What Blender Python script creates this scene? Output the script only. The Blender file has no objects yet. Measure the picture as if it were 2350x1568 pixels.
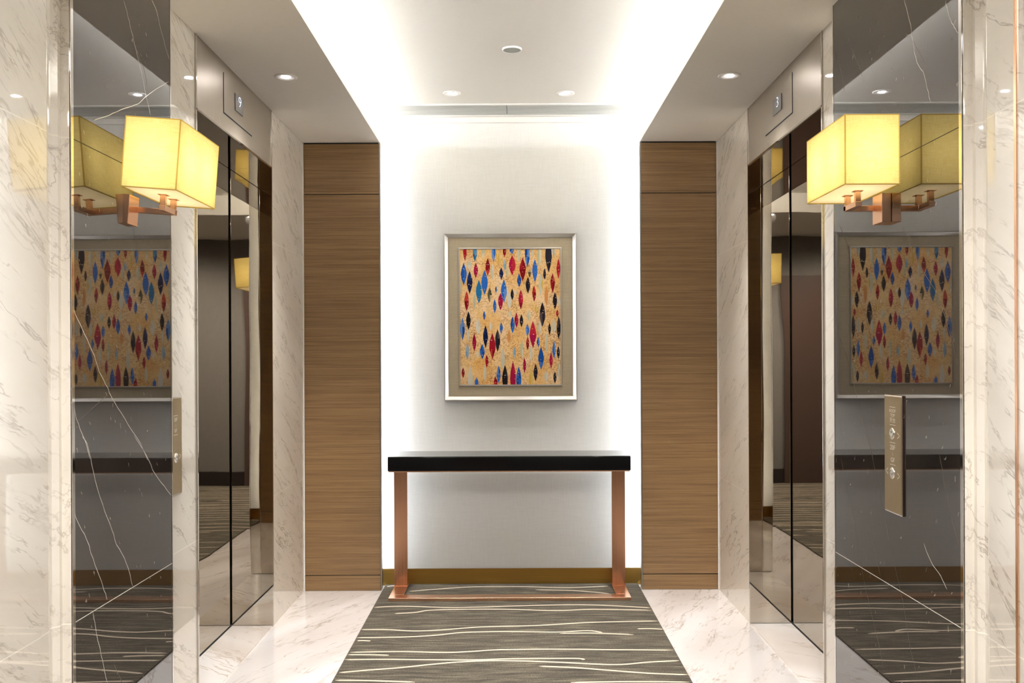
import bpy, math, random
from mathutils import Matrix, Vector
S = bpy.context.scene
COL = S.collection
# ------------------------------------------------------------------ camera, world, exposure
F = 2150.0                      # focal length in pixels of the 2350 x 1568 frame
EYE = 1.30
CX = 0.007
ROLL = math.radians(0.25)
cam = bpy.data.cameras.new('camera')
cam.sensor_width = 36.0
cam.lens = F / 2350.0 * 36.0
cam.shift_y = 34.0 / 2350.0
cam.clip_start = 0.02
camo = bpy.data.objects.new('camera', cam)
camo.matrix_world = Matrix.Translation((CX, 0, EYE)) @ Matrix.Rotation(math.pi / 2, 4, 'X') @ Matrix.Rotation(-ROLL, 4, 'Z')
COL.objects.link(camo)
S.camera = camo
w = bpy.data.worlds.new('world'); S.world = w; w.use_nodes = True
w.node_tree.nodes['Background'].inputs[0].default_value = (0.9, 0.88, 0.85, 1)
w.node_tree.nodes['Background'].inputs[1].default_value = 0.0
S.view_settings.view_transform = 'Standard'
S.view_settings.look = 'None'
S.view_settings.gamma = 1.0
S.view_settings.use_curve_mapping = False
S.view_settings.exposure = 2.2
S.cycles.max_bounces = 14
S.cycles.diffuse_bounces = 6
S.cycles.glossy_bounces = 8
S.cycles.transmission_bounces = 8
S.cycles.caustics_reflective = False
S.cycles.caustics_refractive = False
S.cycles.sample_clamp_indirect = 6.0
S.cycles.use_denoising = True
# light levels (W / radiance)
COVE_E, SIDE_E, BULB_W, SPOT_W, SOFSPOT_W, CORR_FILL_W = 22.0, 19.0, 0.215, 4.0, 48.0, 11.0

MOUTH_FILL_W = 19.0
# ------------------------------------------------------------------ pixel -> surface helpers
def unroll(x, y):
    u, v = x - 1175.0, y - 818.0
    a = ROLL
    return u * math.cos(a) - v * math.sin(a), v * math.cos(a) + u * math.sin(a)
def on_x(x, y, X):              # point of the plane X = const -> (Y, Z)
    u, v = unroll(x, y)
    s = u / (X - CX)
    return F / s, EYE - v / s
def on_y(x, y, Y):              # -> (X, Z)
    u, v = unroll(x, y)
    s = F / Y
    return CX + u / s, EYE - v / s
def on_z(x, y, Z):              # -> (X, Y)
    u, v = unroll(x, y)
    s = v / (EYE - Z)
    return CX + u / s, F / s

# ------------------------------------------------------------------ node helpers
def mat(name):
    m = bpy.data.materials.new(name); m.use_nodes = True
    nt = m.node_tree
    return m, nt, nt.nodes['Principled BSDF']
def N(nt, t, ins=None, **attrs):
    n = nt.nodes.new(t)
    for k, v in attrs.items(): setattr(n, k, v)
    for k, v in (ins or {}).items():
        s = n.inputs[k]
        if hasattr(v, 'is_output') or isinstance(v, bpy.types.NodeSocket): nt.links.new(v, s)
        else: s.default_value = v
    return n
def L(nt, a, b): nt.links.new(a, b)
def rgb(r, g, b): 
    f = lambda c: (c / 255 / 12.92) if c / 255 <= 0.04045 else ((c / 255 + 0.055) / 1.055) ** 2.4
    return (f(r), f(g), f(b), 1)
def math_(nt, op, a, b=0.0, c=0.0):
    n = nt.nodes.new('ShaderNodeMath'); n.operation = op
    for i, v in enumerate((a, b, c)):
        if isinstance(v, bpy.types.NodeSocket): nt.links.new(v, n.inputs[i])
        else: n.inputs[i].default_value = v
    return n.outputs[0]
def mix(nt, f, a, b, blend='MIX'):
    n = nt.nodes.new('ShaderNodeMix'); n.data_type = 'RGBA'; n.blend_type = blend
    for i, v in ((0, f), (6, a), (7, b)):
        if isinstance(v, bpy.types.NodeSocket): nt.links.new(v, n.inputs[i])
        else: n.inputs[i].default_value = v
    return n.outputs[2]
def ramp(nt, f, stops):
    n = nt.nodes.new('ShaderNodeValToRGB'); nt.links.new(f, n.inputs[0])
    e = n.color_ramp.elements
    while len(e) < len(stops): e.new(0.5)
    for el, (p, c) in zip(e, stops):
        el.position = p; el.color = c if len(c) == 4 else (*c, 1)
    return n.outputs[0]
def worldpos(nt):
    return N(nt, 'ShaderNodeNewGeometry').outputs['Position']
def bumpn(nt, h, strength, dist, bs):
    b = N(nt, 'ShaderNodeBump', {'Height': h, 'Strength': strength, 'Distance': dist})
    L(nt, b.outputs[0], bs.inputs['Normal'])
def simple(name, col, rough=0.5, metal=0.0, **kw):
    m, nt, b = mat(name)
    b.inputs['Base Color'].default_value = col
    b.inputs['Roughness'].default_value = rough
    b.inputs['Metallic'].default_value = metal
    for k, v in kw.items(): b.inputs[k].default_value = v
    return m
def emit(name, col, strength):
    m, nt, b = mat(name)
    b.inputs['Base Color'].default_value = (0.8, 0.8, 0.8, 1)
    b.inputs['Emission Color'].default_value = col
    b.inputs['Emission Strength'].default_value = strength
    return m

# ------------------------------------------------------------------ materials
def marble(name, rot, base, vein, joints=None, rough=0.02, scale=1.0, ior=1.9, dens=1.0, band=0.28):
    """pale marble: long slanting veins, short dark ticks along the same direction, cloudy ground"""
    m, nt, b = mat(name)
    p = worldpos(nt)
    mp = N(nt, 'ShaderNodeMapping', {'Vector': p, 'Rotation': rot})
    v = mp.outputs[0]
    # warp
    nw = N(nt, 'ShaderNodeTexNoise', {'Vector': v, 'Scale': 2.6 * scale, 'Detail': 4.0})
    wv = N(nt, 'ShaderNodeVectorMath', {0: nw.outputs['Color'], 1: (0.5, 0.5, 0.5)}, operation='SUBTRACT')
    ws = N(nt, 'ShaderNodeVectorMath', {0: wv.outputs[0], 'Scale': 0.12}, operation='SCALE')
    wa = N(nt, 'ShaderNodeVectorMath', {0: v, 1: ws.outputs[0]}, operation='ADD')
    st = N(nt, 'ShaderNodeMapping', {'Vector': wa.outputs[0], 'Scale': (1.0, 1.0, 0.12)})
    def ridge(sc, width, det, off):
        o = N(nt, 'ShaderNodeVectorMath', {0: st.outputs[0], 1: (off, off * 1.7, off * 0.6)}, operation='ADD')
        n = N(nt, 'ShaderNodeTexNoise', {'Vector': o.outputs[0], 'Scale': sc * scale, 'Detail': det, 'Roughness': 0.6})
        d = math_(nt, 'ABSOLUTE', math_(nt, 'SUBTRACT', n.outputs[0], 0.5))
        k = N(nt, 'ShaderNodeMapRange', {0: d, 1: 0.0, 2: width, 3: 1.0, 4: 0.0}, interpolation_type='SMOOTHSTEP')
        return k.outputs[0]
    msk = N(nt, 'ShaderNodeTexNoise', {'Vector': v, 'Scale': 3.2 * scale, 'Detail': 3.0})
    mk = N(nt, 'ShaderNodeMapRange', {0: msk.outputs[0], 1: 0.38, 2: 0.60, 3: 0.0, 4: 1.0}).outputs[0]
    msk2 = N(nt, 'ShaderNodeTexNoise', {'Vector': wa.outputs[0], 'Scale': 9.0 * scale, 'Detail': 3.0})
    mk2 = N(nt, 'ShaderNodeMapRange', {0: msk2.outputs[0], 1: 0.42, 2: 0.60, 3: 0.0, 4: 1.0}).outputs[0]
    r1 = math_(nt, 'MULTIPLY', ridge(4.2, 0.012, 6.0, 0.0), mk)
    r2 = math_(nt, 'MULTIPLY', ridge(13.0, 0.020, 5.0, 3.1), mk2)
    r3 = ridge(1.1, 0.11, 3.0, 7.7)
    cloud = N(nt, 'ShaderNodeTexNoise', {'Vector': st.outputs[0], 'Scale': 4.0 * scale, 'Detail': 6.0, 'Roughness': 0.65}).outputs[0]
    ck = N(nt, 'ShaderNodeMapRange', {0: cloud, 1: 0.4, 2: 0.75, 3: 0.0, 4: 0.45}).outputs[0]
    c = mix(nt, ck, base, mix_const(base, vein, 0.28))
    c = mix(nt, math_(nt, 'MULTIPLY', r3, band * dens), c, mix_const(base, vein, 0.55))
    c = mix(nt, math_(nt, 'MULTIPLY', r1, 0.62 * dens), c, vein)
    c = mix(nt, math_(nt, 'MULTIPLY', r2, 0.55 * dens), c, vein)
    if joints:
        sep = N(nt, 'ShaderNodeSeparateXYZ', {0: p})
        for ax, val in joints:
            d = math_(nt, 'ABSOLUTE', math_(nt, 'SUBTRACT', sep.outputs[ax], val))
            c = mix(nt, math_(nt, 'LESS_THAN', d, 0.0016), c, (0.86, 0.80, 0.70, 1) if ax == 2 else mix_const(base, vein, 0.3))
    L(nt, c, b.inputs['Base Color'])
    b.inputs['Roughness'].default_value = rough
    b.inputs['IOR'].default_value = ior
    return m
def mix_const(a, b, f): return tuple(a[i] * (1 - f) + b[i] * f for i in range(3)) + (1,)

CREAM = rgb(229, 222, 210)
VEIN = rgb(128, 110, 90)
ZJ = [(2, 0.628), (2, 1.858)]
M_WALLMARBLE_L = marble('beige_marble_left', (math.radians(-62), 0, 0), CREAM, VEIN, ZJ, dens=0.72)
M_WALLMARBLE_R = marble('beige_marble_right', (math.radians(-60), 0, 0), CREAM, VEIN, ZJ, dens=0.72)
M_WALLMARBLE_NR = marble('beige_marble_near_right', (math.radians(58), 0, 0), CREAM, VEIN, ZJ, dens=0.85)
M_FLOOR = marble('white_marble_floor', (math.radians(90), math.radians(-26), 0), rgb(234, 229, 226), rgb(160, 140, 120),
                 [(1, 4.02), (1, 2.9), (0, -1.153), (0, 1.153)], rough=0.12, scale=0.9, dens=0.95, band=0.6)
M_SILLMARBLE = marble('threshold_marble', (math.radians(90), math.radians(50), 0), rgb(236, 230, 224), rgb(176, 150, 122), None, rough=0.12, scale=0.8, dens=0.9, band=0.9)

def dark_marble():
    m, nt, b = mat('dark_brown_marble')
    p = worldpos(nt)
    n = N(nt, 'ShaderNodeTexNoise', {'Vector': p, 'Scale': 3.0, 'Detail': 7.0, 'Roughness': 0.7}).outputs[0]
    c = ramp(nt, n, [(0.3, rgb(34, 30, 27)), (0.7, rgb(58, 50, 45))])
    # short pale flecks
    nz = N(nt, 'ShaderNodeTexNoise', {'Vector': p, 'Scale': 45.0, 'Detail': 3.0})
    ns = N(nt, 'ShaderNodeVectorMath', {0: nz.outputs['Color'], 'Scale': 0.028}, operation='SCALE')
    na = N(nt, 'ShaderNodeVectorMath', {0: p, 1: ns.outputs[0]}, operation='ADD')
    mp = N(nt, 'ShaderNodeMapping', {'Vector': na.outputs[0], 'Rotation': (math.radians(-24), 0, 0)})
    sx_ = N(nt, 'ShaderNodeSeparateXYZ', {0: mp.outputs[0]})
    c2 = N(nt, 'ShaderNodeCombineXYZ', {0: math_(nt, 'MULTIPLY', sx_.outputs[1], 42.0), 1: math_(nt, 'MULTIPLY', sx_.outputs[2], 13.0)})
    vo = N(nt, 'ShaderNodeTexVoronoi', {'Vector': c2.outputs[0], 'Scale': 1.0, 'Randomness': 1.0}, voronoi_dimensions='2D')
    sep = N(nt, 'ShaderNodeSeparateColor', {0: vo.outputs['Color']})
    near = math_(nt, 'LESS_THAN', vo.outputs['Distance'], 0.075)
    pick = math_(nt, 'GREATER_THAN', sep.outputs[0], 0.84)
    c = mix(nt, math_(nt, 'MULTIPLY', math_(nt, 'MULTIPLY', near, pick), 0.42), c, rgb(190, 180, 165))
    L(nt, c, b.inputs['Base Color'])
    b.inputs['Roughness'].default_value = 0.015
    b.inputs['IOR'].default_value = 2.3
    return m
M_DARK = dark_marble()
M_DVEIN = simple('pale_vein', rgb(220, 214, 202), 0.1)
M_DVEIN2 = simple('faint_vein', rgb(122, 112, 100), 0.1)

def wood():
    m, nt, b = mat('walnut_veneer')
    p = worldpos(nt)
    mp = N(nt, 'ShaderNodeMapping', {'Vector': p, 'Scale': (2.4, 2.4, 260.0)})
    n = N(nt, 'ShaderNodeTexNoise', {'Vector': mp.outputs[0], 'Scale': 1.0, 'Detail': 6.0, 'Roughness': 0.7}).outputs[0]
    mp2 = N(nt, 'ShaderNodeMapping', {'Vector': p, 'Scale': (1.0, 1.0, 18.0)})
    n2 = N(nt, 'ShaderNodeTexNoise', {'Vector': mp2.outputs[0], 'Scale': 1.0, 'Detail': 3.0}).outputs[0]
    c = ramp(nt, n, [(0.3, rgb(98, 72, 43)), (0.5, rgb(132, 102, 66)), (0.72, rgb(158, 128, 88))])
    c = mix(nt, N(nt, 'ShaderNodeMapRange', {0: n2, 1: 0.35, 2: 0.7, 3: 0.0, 4: 0.35}).outputs[0], c, rgb(108, 82, 52))
    L(nt, c, b.inputs['Base Color'])
    b.inputs['Roughness'].default_value = 0.38
    return m
M_WOOD = wood()
M_DARKWOOD = simple('dark_wood_door', rgb(74, 57, 50), 0.35)

def fabric_wall(name, ca, cb, sc=420.0):
    m, nt, b = mat(name)
    p = worldpos(nt)
    a = N(nt, 'ShaderNodeTexNoise', {'Vector': N(nt, 'ShaderNodeMapping', {'Vector': p, 'Scale': (sc, sc, 14.0)}).outputs[0], 'Scale': 1.0, 'Detail': 2.0}).outputs[0]
    d = N(nt, 'ShaderNodeTexNoise', {'Vector': N(nt, 'ShaderNodeMapping', {'Vector': p, 'Scale': (14.0, 14.0, sc)}).outputs[0], 'Scale': 1.0, 'Detail': 2.0}).outputs[0]
    s = math_(nt, 'MULTIPLY', math_(nt, 'ADD', a, d), 0.5)
    c = ramp(nt, s, [(0.35, ca), (0.65, cb)])
    L(nt, c, b.inputs['Base Color'])
    b.inputs['Roughness'].default_value = 0.8
    bumpn(nt, s, 0.12, 0.001, b)
    return m
M_PAPER = fabric_wall('linen_wallpaper', rgb(218, 214, 207), rgb(226, 223, 217))
M_GREYWALL = fabric_wall('grey_corridor_wallpaper', rgb(104, 99, 94), rgb(120, 115, 109))
M_MAT = fabric_wall('beige_linen_mat', rgb(172, 158, 132), rgb(194, 180, 154), 700.0)
def paint(name, col):
    m, nt, b = mat(name)
    n = N(nt, 'ShaderNodeTexNoise', {'Vector': worldpos(nt), 'Scale': 60.0, 'Detail': 3.0}).outputs[0]
    L(nt, ramp(nt, n, [(0.3, mix_const(col, (0, 0, 0, 1), 0.02)), (0.7, col)]), b.inputs['Base Color'])
    b.inputs['Roughness'].default_value = 0.7
    return m
M_CEIL = paint('white_ceiling_paint', rgb(228, 223, 215))
M_SOFFIT = paint('warm_soffit_paint', rgb(240, 236, 230))

def carpet_mat():
    m, nt, b = mat('striped_carpet')
    p = worldpos(nt)
    nw = N(nt, 'ShaderNodeTexNoise', {'Vector': p, 'Scale': 1.6, 'Detail': 2.0})
    wv = N(nt, 'ShaderNodeVectorMath', {0: nw.outputs['Color'], 'Scale': 0.12}, operation='SCALE')
    wa = N(nt, 'ShaderNodeVectorMath', {0: p, 1: wv.outputs[0]}, operation='ADD')
    a = N(nt, 'ShaderNodeTexNoise', {'Vector': N(nt, 'ShaderNodeMapping', {'Vector': wa.outputs[0], 'Scale': (4.5, 46.0, 1.0)}).outputs[0], 'Scale': 1.0, 'Detail': 5.0, 'Roughness': 0.7}).outputs[0]
    f = N(nt, 'ShaderNodeTexNoise', {'Vector': N(nt, 'ShaderNodeMapping', {'Vector': p, 'Scale': (170.0, 300.0, 1.0)}).outputs[0], 'Scale': 1.0, 'Detail': 2.0, 'Roughness': 0.8}).outputs[0]
    s = math_(nt, 'ADD', math_(nt, 'MULTIPLY', a, 0.55), math_(nt, 'MULTIPLY', f, 0.45))
    c = ramp(nt, s, [(0.37, rgb(42, 37, 31)), (0.5, rgb(76, 69, 57)), (0.62, rgb(126, 117, 97))])
    L(nt, c, b.inputs['Base Color'])
    b.inputs['Roughness'].default_value = 0.95
    bumpn(nt, f, 0.5, 0.004, b)
    return m
M_CARPET = carpet_mat()
def cream_yarn():
    m, nt, b = mat('cream_yarn')
    f = N(nt, 'ShaderNodeTexNoise', {'Vector': worldpos(nt), 'Scale': 330.0, 'Detail': 2.0}).outputs[0]
    L(nt, ramp(nt, f, [(0.3, rgb(176, 158, 134)), (0.7, rgb(232, 216, 194))]), b.inputs['Base Color'])
    b.inputs['Roughness'].default_value = 0.95
    return m
M_YARN = cream_yarn()

def wavy_mirror(name, col, strength, rough=0.015):
    m, nt, b = mat(name)
    p = worldpos(nt)
    mp = N(nt, 'ShaderNodeMapping', {'Vector': p, 'Scale': (1.4, 1.4, 0.8)})
    n = N(nt, 'ShaderNodeTexNoise', {'Vector': mp.outputs[0], 'Scale': 1.5, 'Detail': 1.0}).outputs[0]
    b.inputs['Base Color'].default_value = col
    b.inputs['Metallic'].default_value = 1.0
    b.inputs['Roughness'].default_value = rough
    bumpn(nt, n, strength, 0.02, b)
    return m
M_MIRROR = wavy_mirror('mirror_steel', rgb(192, 186, 175), 0.08)
M_JAMB = wavy_mirror('mirror_steel_reveal', rgb(200, 193, 183), 0.03)
def brushed(name, col, rough, axis=2):
    m, nt, b = mat(name)
    p = worldpos(nt)
    sc = [300.0, 300.0, 300.0]; sc[axis] = 3.0
    n = N(nt, 'ShaderNodeTexNoise', {'Vector': N(nt, 'ShaderNodeMapping', {'Vector': p, 'Scale': tuple(sc)}).outputs[0], 'Scale': 1.0, 'Detail': 3.0}).outputs[0]
    L(nt, ramp(nt, n, [(0.3, mix_const(col, (0, 0, 0, 1), 0.14)), (0.7, col)]), b.inputs['Base Color'])
    b.inputs['Metallic'].default_value = 1.0
    L(nt, math_(nt, 'ADD', math_(nt, 'MULTIPLY', n, 0.1), rough), b.inputs['Roughness'])
    return m
M_STEEL = brushed('brushed_steel', rgb(184, 174, 160), 0.34)
M_CHROME = simple('polished_chrome', rgb(225, 222, 218), 0.05, 1.0)
M_BRONZE = brushed('bronze_faceplate', rgb(172, 154, 122), 0.42, 0)
M_COPPER = brushed('satin_copper', rgb(188, 142, 112), 0.16)
M_SHINYCOPPER = simple('polished_copper', rgb(238, 190, 156), 0.22, 1.0)
M_BRASS = brushed('brass_skirting', rgb(176, 140, 72), 0.3, 0)
M_SILVER = simple('silver_leaf_frame', rgb(206, 200, 192), 0.28, 1.0)
M_LACQUER = simple('black_lacquer', rgb(10, 10, 11), 0.08, 0.0)
M_TOPGLASS = simple('dark_stone_top', rgb(40, 42, 38), 0.05, 0.0)
M_TOPGLASS.node_tree.nodes['Principled BSDF'].inputs['IOR'].default_value = 1.9
M_BLACK = simple('black_gap', rgb(10, 9, 8), 0.6)
M_GREYTRIM = simple('grey_metal_trim', rgb(150, 146, 142), 0.3, 1.0)
M_WHITEPL = simple('white_fitting', rgb(236, 233, 228), 0.4)
M_GREYMESH = simple('grey_speaker_mesh', rgb(166, 168, 162), 0.7)
M_GRILLE = simple('grille_aluminium', rgb(186, 186, 182), 0.45, 0.3)
M_GRILLEDARK = simple('grille_void', rgb(74, 76, 76), 0.8)
M_LENS = emit('lit_lens', (1.0, 0.98, 1.0, 1), 30.0)
M_LED = emit('led_white', (0.88, 0.94, 1.0, 1), COVE_E)
M_LEDSIDE = emit('led_white_side', (0.86, 0.92, 1.0, 1), SIDE_E)
M_SCREEN = simple('display_glass', rgb(116, 112, 112), 0.4)
M_DIGIT = emit('lit_numeral', (0.62, 0.80, 1.0, 1), 0.26)
M_GREENDOT = simple('green_pixels', rgb(128, 134, 96), 0.4)
M_ENGRAVE = simple('pale_lettering', rgb(235, 230, 216), 0.5)
M_BUTTON = simple('button_cap', rgb(226, 222, 214), 0.14, 0.9)

def shade_mat(name='yellow_linen_shade', through=0.55, hem_c=None):
    m, nt, b = mat(name)
    tc = N(nt, 'ShaderNodeTexCoord').outputs['Object']
    a = N(nt, 'ShaderNodeTexNoise', {'Vector': N(nt, 'ShaderNodeMapping', {'Vector': tc, 'Scale': (500, 500, 40)}).outputs[0], 'Scale': 1.0, 'Detail': 3.0}).outputs[0]
    d = N(nt, 'ShaderNodeTexNoise', {'Vector': N(nt, 'ShaderNodeMapping', {'Vector': tc, 'Scale': (40, 40, 500)}).outputs[0], 'Scale': 1.0, 'Detail': 3.0}).outputs[0]
    s = math_(nt, 'MULTIPLY', math_(nt, 'ADD', a, d), 0.5)
    c = ramp(nt, s, [(0.36, hem_c or rgb(236, 217, 142)), (0.62, hem_c or rgb(248, 235, 172))])
    tr = N(nt, 'ShaderNodeBsdfTranslucent', {'Color': c})
    df = N(nt, 'ShaderNodeBsdfDiffuse', {'Color': c})
    mx = N(nt, 'ShaderNodeMixShader', {0: through, 1: df.outputs[0], 2: tr.outputs[0]})
    L(nt, mx.outputs[0], nt.nodes['Material Output'].inputs['Surface'])
    return m
M_SHADE = shade_mat()
M_HEM = shade_mat('shade_hem', 0.42, rgb(206, 178, 100))
def diffuser_mat():
    m, nt, b = mat('white_acrylic_diffuser')
    tr = N(nt, 'ShaderNodeBsdfTranslucent', {'Color': (0.95, 0.9, 0.8, 1)})
    df = N(nt, 'ShaderNodeBsdfDiffuse', {'Color': (0.9, 0.87, 0.8, 1)})
    mx = N(nt, 'ShaderNodeMixShader', {0: 0.6, 1: df.outputs[0], 2: tr.outputs[0]})
    L(nt, mx.outputs[0], nt.nodes['Material Output'].inputs['Surface'])
    return m
M_DIFF = diffuser_mat()

def canvas_mat():
    m, nt, b = mat('orange_crackle_print')
    p = worldpos(nt)
    nw = N(nt, 'ShaderNodeTexNoise', {'Vector': p, 'Scale': 26.0, 'Detail': 5.0, 'Roughness': 0.65})
    wv = N(nt, 'ShaderNodeVectorMath', {0: nw.outputs['Color'], 'Scale': 0.05}, operation='SCALE')
    wa = N(nt, 'ShaderNodeVectorMath', {0: p, 1: wv.outputs[0]}, operation='ADD')
    vo = N(nt, 'ShaderNodeTexNoise', {'Vector': N(nt, 'ShaderNodeMapping', {'Vector': wa.outputs[0], 'Scale': (60, 60, 75)}).outputs[0], 'Scale': 1.0, 'Detail': 3.0}).outputs[0]
    d = math_(nt, 'ABSOLUTE', math_(nt, 'SUBTRACT', vo, 0.5))
    k = N(nt, 'ShaderNodeMapRange', {0: d, 1: 0.0, 2: 0.045, 3: 0.95, 4: 0.0}).outputs[0]
    big = N(nt, 'ShaderNodeTexNoise', {'Vector': p, 'Scale': 9.0, 'Detail': 3.0}).outputs[0]
    c = ramp(nt, big, [(0.3, rgb(234, 180, 106)), (0.5, rgb(241, 200, 136)), (0.7, rgb(244, 212, 166))])
    gate = N(nt, 'ShaderNodeMapRange', {0: N(nt, 'ShaderNodeTexNoise', {'Vector': p, 'Scale': 7.0}).outputs[0], 1: 0.35, 2: 0.6, 3: 0.3, 4: 1.0}).outputs[0]
    c = mix(nt, math_(nt, 'MULTIPLY', k, gate), c, rgb(160, 84, 36))
    L(nt, c, b.inputs['Base Color'])
    b.inputs['Roughness'].default_value = 0.6
    b.inputs['Specular IOR Level'].default_value = 0.1
    return m
M_CANVAS = canvas_mat()
def leafmats(pre, cols): return [simple('%s_leaf_%s' % (pre, n), rgb(*[int(q * 0.92) for q in c]), 0.6, 0.0, **{'Specular IOR Level': 0.1}) for n, c in zip(('deep', 'mid', 'light'), cols)]
LEAFM = {
    'R': leafmats('red', [(140, 10, 26), (176, 22, 40), (212, 66, 52)]),
    'C': leafmats('crimson', [(150, 12, 52), (180, 20, 70), (204, 40, 60)]),
    'B': leafmats('blue', [(26, 84, 170), (48, 112, 206), (104, 150, 220)]),
    'T': leafmats('teal_blue', [(20, 92, 146), (36, 122, 178), (84, 150, 196)]),
    'N': leafmats('navy', [(18, 30, 74), (28, 48, 104), (50, 76, 128)]),
    'K': leafmats('black', [(30, 26, 34), (42, 38, 48), (92, 78, 78)]),
    'G': leafmats('olive', [(74, 66, 48), (104, 92, 66), (196, 178, 136)]),
    'W': leafmats('white', [(228, 216, 190), (236, 228, 208), (214, 214, 190)]),
    'S': leafmats('sage', [(206, 204, 168), (222, 214, 184), (232, 222, 196)]),
    'Y': leafmats('yellow', [(238, 190, 84), (240, 206, 120), (244, 214, 150)]),
    'O': leafmats('orange', [(228, 132, 64), (238, 160, 90), (244, 190, 130)]),
    'P': leafmats('pale_blue', [(140, 176, 206), (176, 196, 208), (206, 212, 206)]),
}

# ------------------------------------------------------------------ mesh builder
class MB:
    def __init__(s): s.v = []; s.f = []; s.m = []; s.sm = []
    def box(s, x0, x1, y0, y1, z0, z1, mi=0, bev=0.0):
        if bev <= 0:
            i = len(s.v)
            s.v += [(x, y, z) for z in (z0, z1) for y in (y0, y1) for x in (x0, x1)]
            for q in ((0, 2, 3, 1), (4, 5, 7, 6), (0, 1, 5, 4), (1, 3, 7, 5), (3, 2, 6, 7), (2, 0, 4, 6)):
                s.f.append(tuple(i + k for k in q)); s.m.append(mi); s.sm.append(False)
            return s
        import bmesh
        bm = bmesh.new(); bmesh.ops.create_cube(bm, size=1.0)
        for v in bm.verts:
            v.co = Vector(((x0 + x1) / 2 + v.co.x * (x1 - x0), (y0 + y1) / 2 + v.co.y * (y1 - y0), (z0 + z1) / 2 + v.co.z * (z1 - z0)))
        bmesh.ops.bevel(bm, geom=bm.edges[:], offset=bev, segments=2, affect='EDGES', profile=0.5)
        i = len(s.v); bm.verts.index_update()
        s.v += [tuple(v.co) for v in bm.verts]
        for f in bm.faces:
            s.f.append(tuple(i + v.index for v in f.verts)); s.m.append(mi); s.sm.append(False)
        bm.free()
        return s
    def quad(s, a, b, c, d, mi=0):
        i = len(s.v); s.v += [a, b, c, d]; s.f.append((i, i + 1, i + 2, i + 3)); s.m.append(mi); s.sm.append(False); return s
    def poly(s, pts, mi=0):
        i = len(s.v); s.v += list(pts); s.f.append(tuple(range(i, i + len(pts)))); s.m.append(mi); s.sm.append(False); return s
    def prism(s, pts, z0, z1, mi=0):          # plan outline (x, y) extruded in z
        n = len(pts); i = len(s.v)
        s.v += [(x, y, z0) for x, y in pts] + [(x, y, z1) for x, y in pts]
        for k in range(n):
            j = (k + 1) % n
            s.f.append((i + k, i + j, i + n + j, i + n + k)); s.m.append(mi); s.sm.append(False)
        s.f.append(tuple(i + k for k in reversed(range(n)))); s.f.append(tuple(i + n + k for k in range(n)))
        s.m += [mi, mi]; s.sm += [False, False]
        return s
    def lathe(s, cx, cy, prof, mi=0, seg=40, cap0=False, cap1=False):   # (r, z) profile about a vertical axis
        i = len(s.v); n = len(prof)
        for r, z in prof:
            for k in range(seg):
                a = 2 * math.pi * k / seg
                s.v.append((cx + r * math.cos(a), cy + r * math.sin(a), z))
        for p in range(n - 1):
            for k in range(seg):
                j = (k + 1) % seg
                s.f.append((i + p * seg + k, i + p * seg + j, i + (p + 1) * seg + j, i + (p + 1) * seg + k)); s.m.append(mi); s.sm.append(True)
        if cap0: s.f.append(tuple(i + k for k in reversed(range(seg)))); s.m.append(mi); s.sm.append(False)
        if cap1: s.f.append(tuple(i + (n - 1) * seg + k for k in range(seg))); s.m.append(mi); s.sm.append(False)
        return s
    def ribbon(s, pts, wid, to3d, mi=0, taper=True):      # flat strip along a 2-D polyline, placed by to3d
        n = len(pts); L_, R_ = [], []
        for k, p in enumerate(pts):
            a = pts[max(0, k - 1)]; b = pts[min(n - 1, k + 1)]
            dx, dy = b[0] - a[0], b[1] - a[1]; l = math.hypot(dx, dy) or 1e-9
            h = wid / 2 * (0.25 if taper and k in (0, n - 1) else 1.0)
            L_.append((p[0] - dy / l * h, p[1] + dx / l * h)); R_.append((p[0] + dy / l * h, p[1] - dx / l * h))
        i = len(s.v)
        for a, b in zip(L_, R_): s.v += [to3d(*a), to3d(*b)]
        for k in range(n - 1):
            s.f.append((i + 2 * k, i + 2 * k + 1, i + 2 * k + 3, i + 2 * k + 2)); s.m.append(mi); s.sm.append(False)
        return s
    def obj(s, name, mats, parent=None, local=False):
        """one mesh object; vertices are world coordinates unless local"""
        me = bpy.data.meshes.new(name)
        vs = s.v
        if parent is not None and not local:
            o = Vector((0, 0, 0)); q = parent
            while q is not None: o = o + q.location; q = q.parent
            vs = [(v[0] - o.x, v[1] - o.y, v[2] - o.z) for v in vs]
        me.from_pydata(vs, [], s.f); me.update()
        for m in (mats if isinstance(mats, (list, tuple)) else [mats]): me.materials.append(m)
        for p, mi, sm in zip(me.polygons, s.m, s.sm): p.material_index = mi; p.use_smooth = sm
        import bmesh
        bm = bmesh.new(); bm.from_mesh(me)
        bmesh.ops.recalc_face_normals(bm, faces=bm.faces); bm.to_mesh(me); bm.free()
        o = bpy.data.objects.new(name, me); COL.objects.link(o)
        if parent is not None: o.parent = parent
        return o
def thing(name, label, cat, loc=(0, 0, 0), group=None):
    o = bpy.data.objects.new(name, None); o.empty_display_size = 0.1
    o.location = loc; COL.objects.link(o)
    o['label'] = label; o['category'] = cat
    if group: o['group'] = group
    return o
def tag(o, label, cat, group=None):
    o['label'] = label; o['category'] = cat
    if group: o['group'] = group
    return o
def struct(o): o['kind'] = 'structure'; return o
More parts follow.
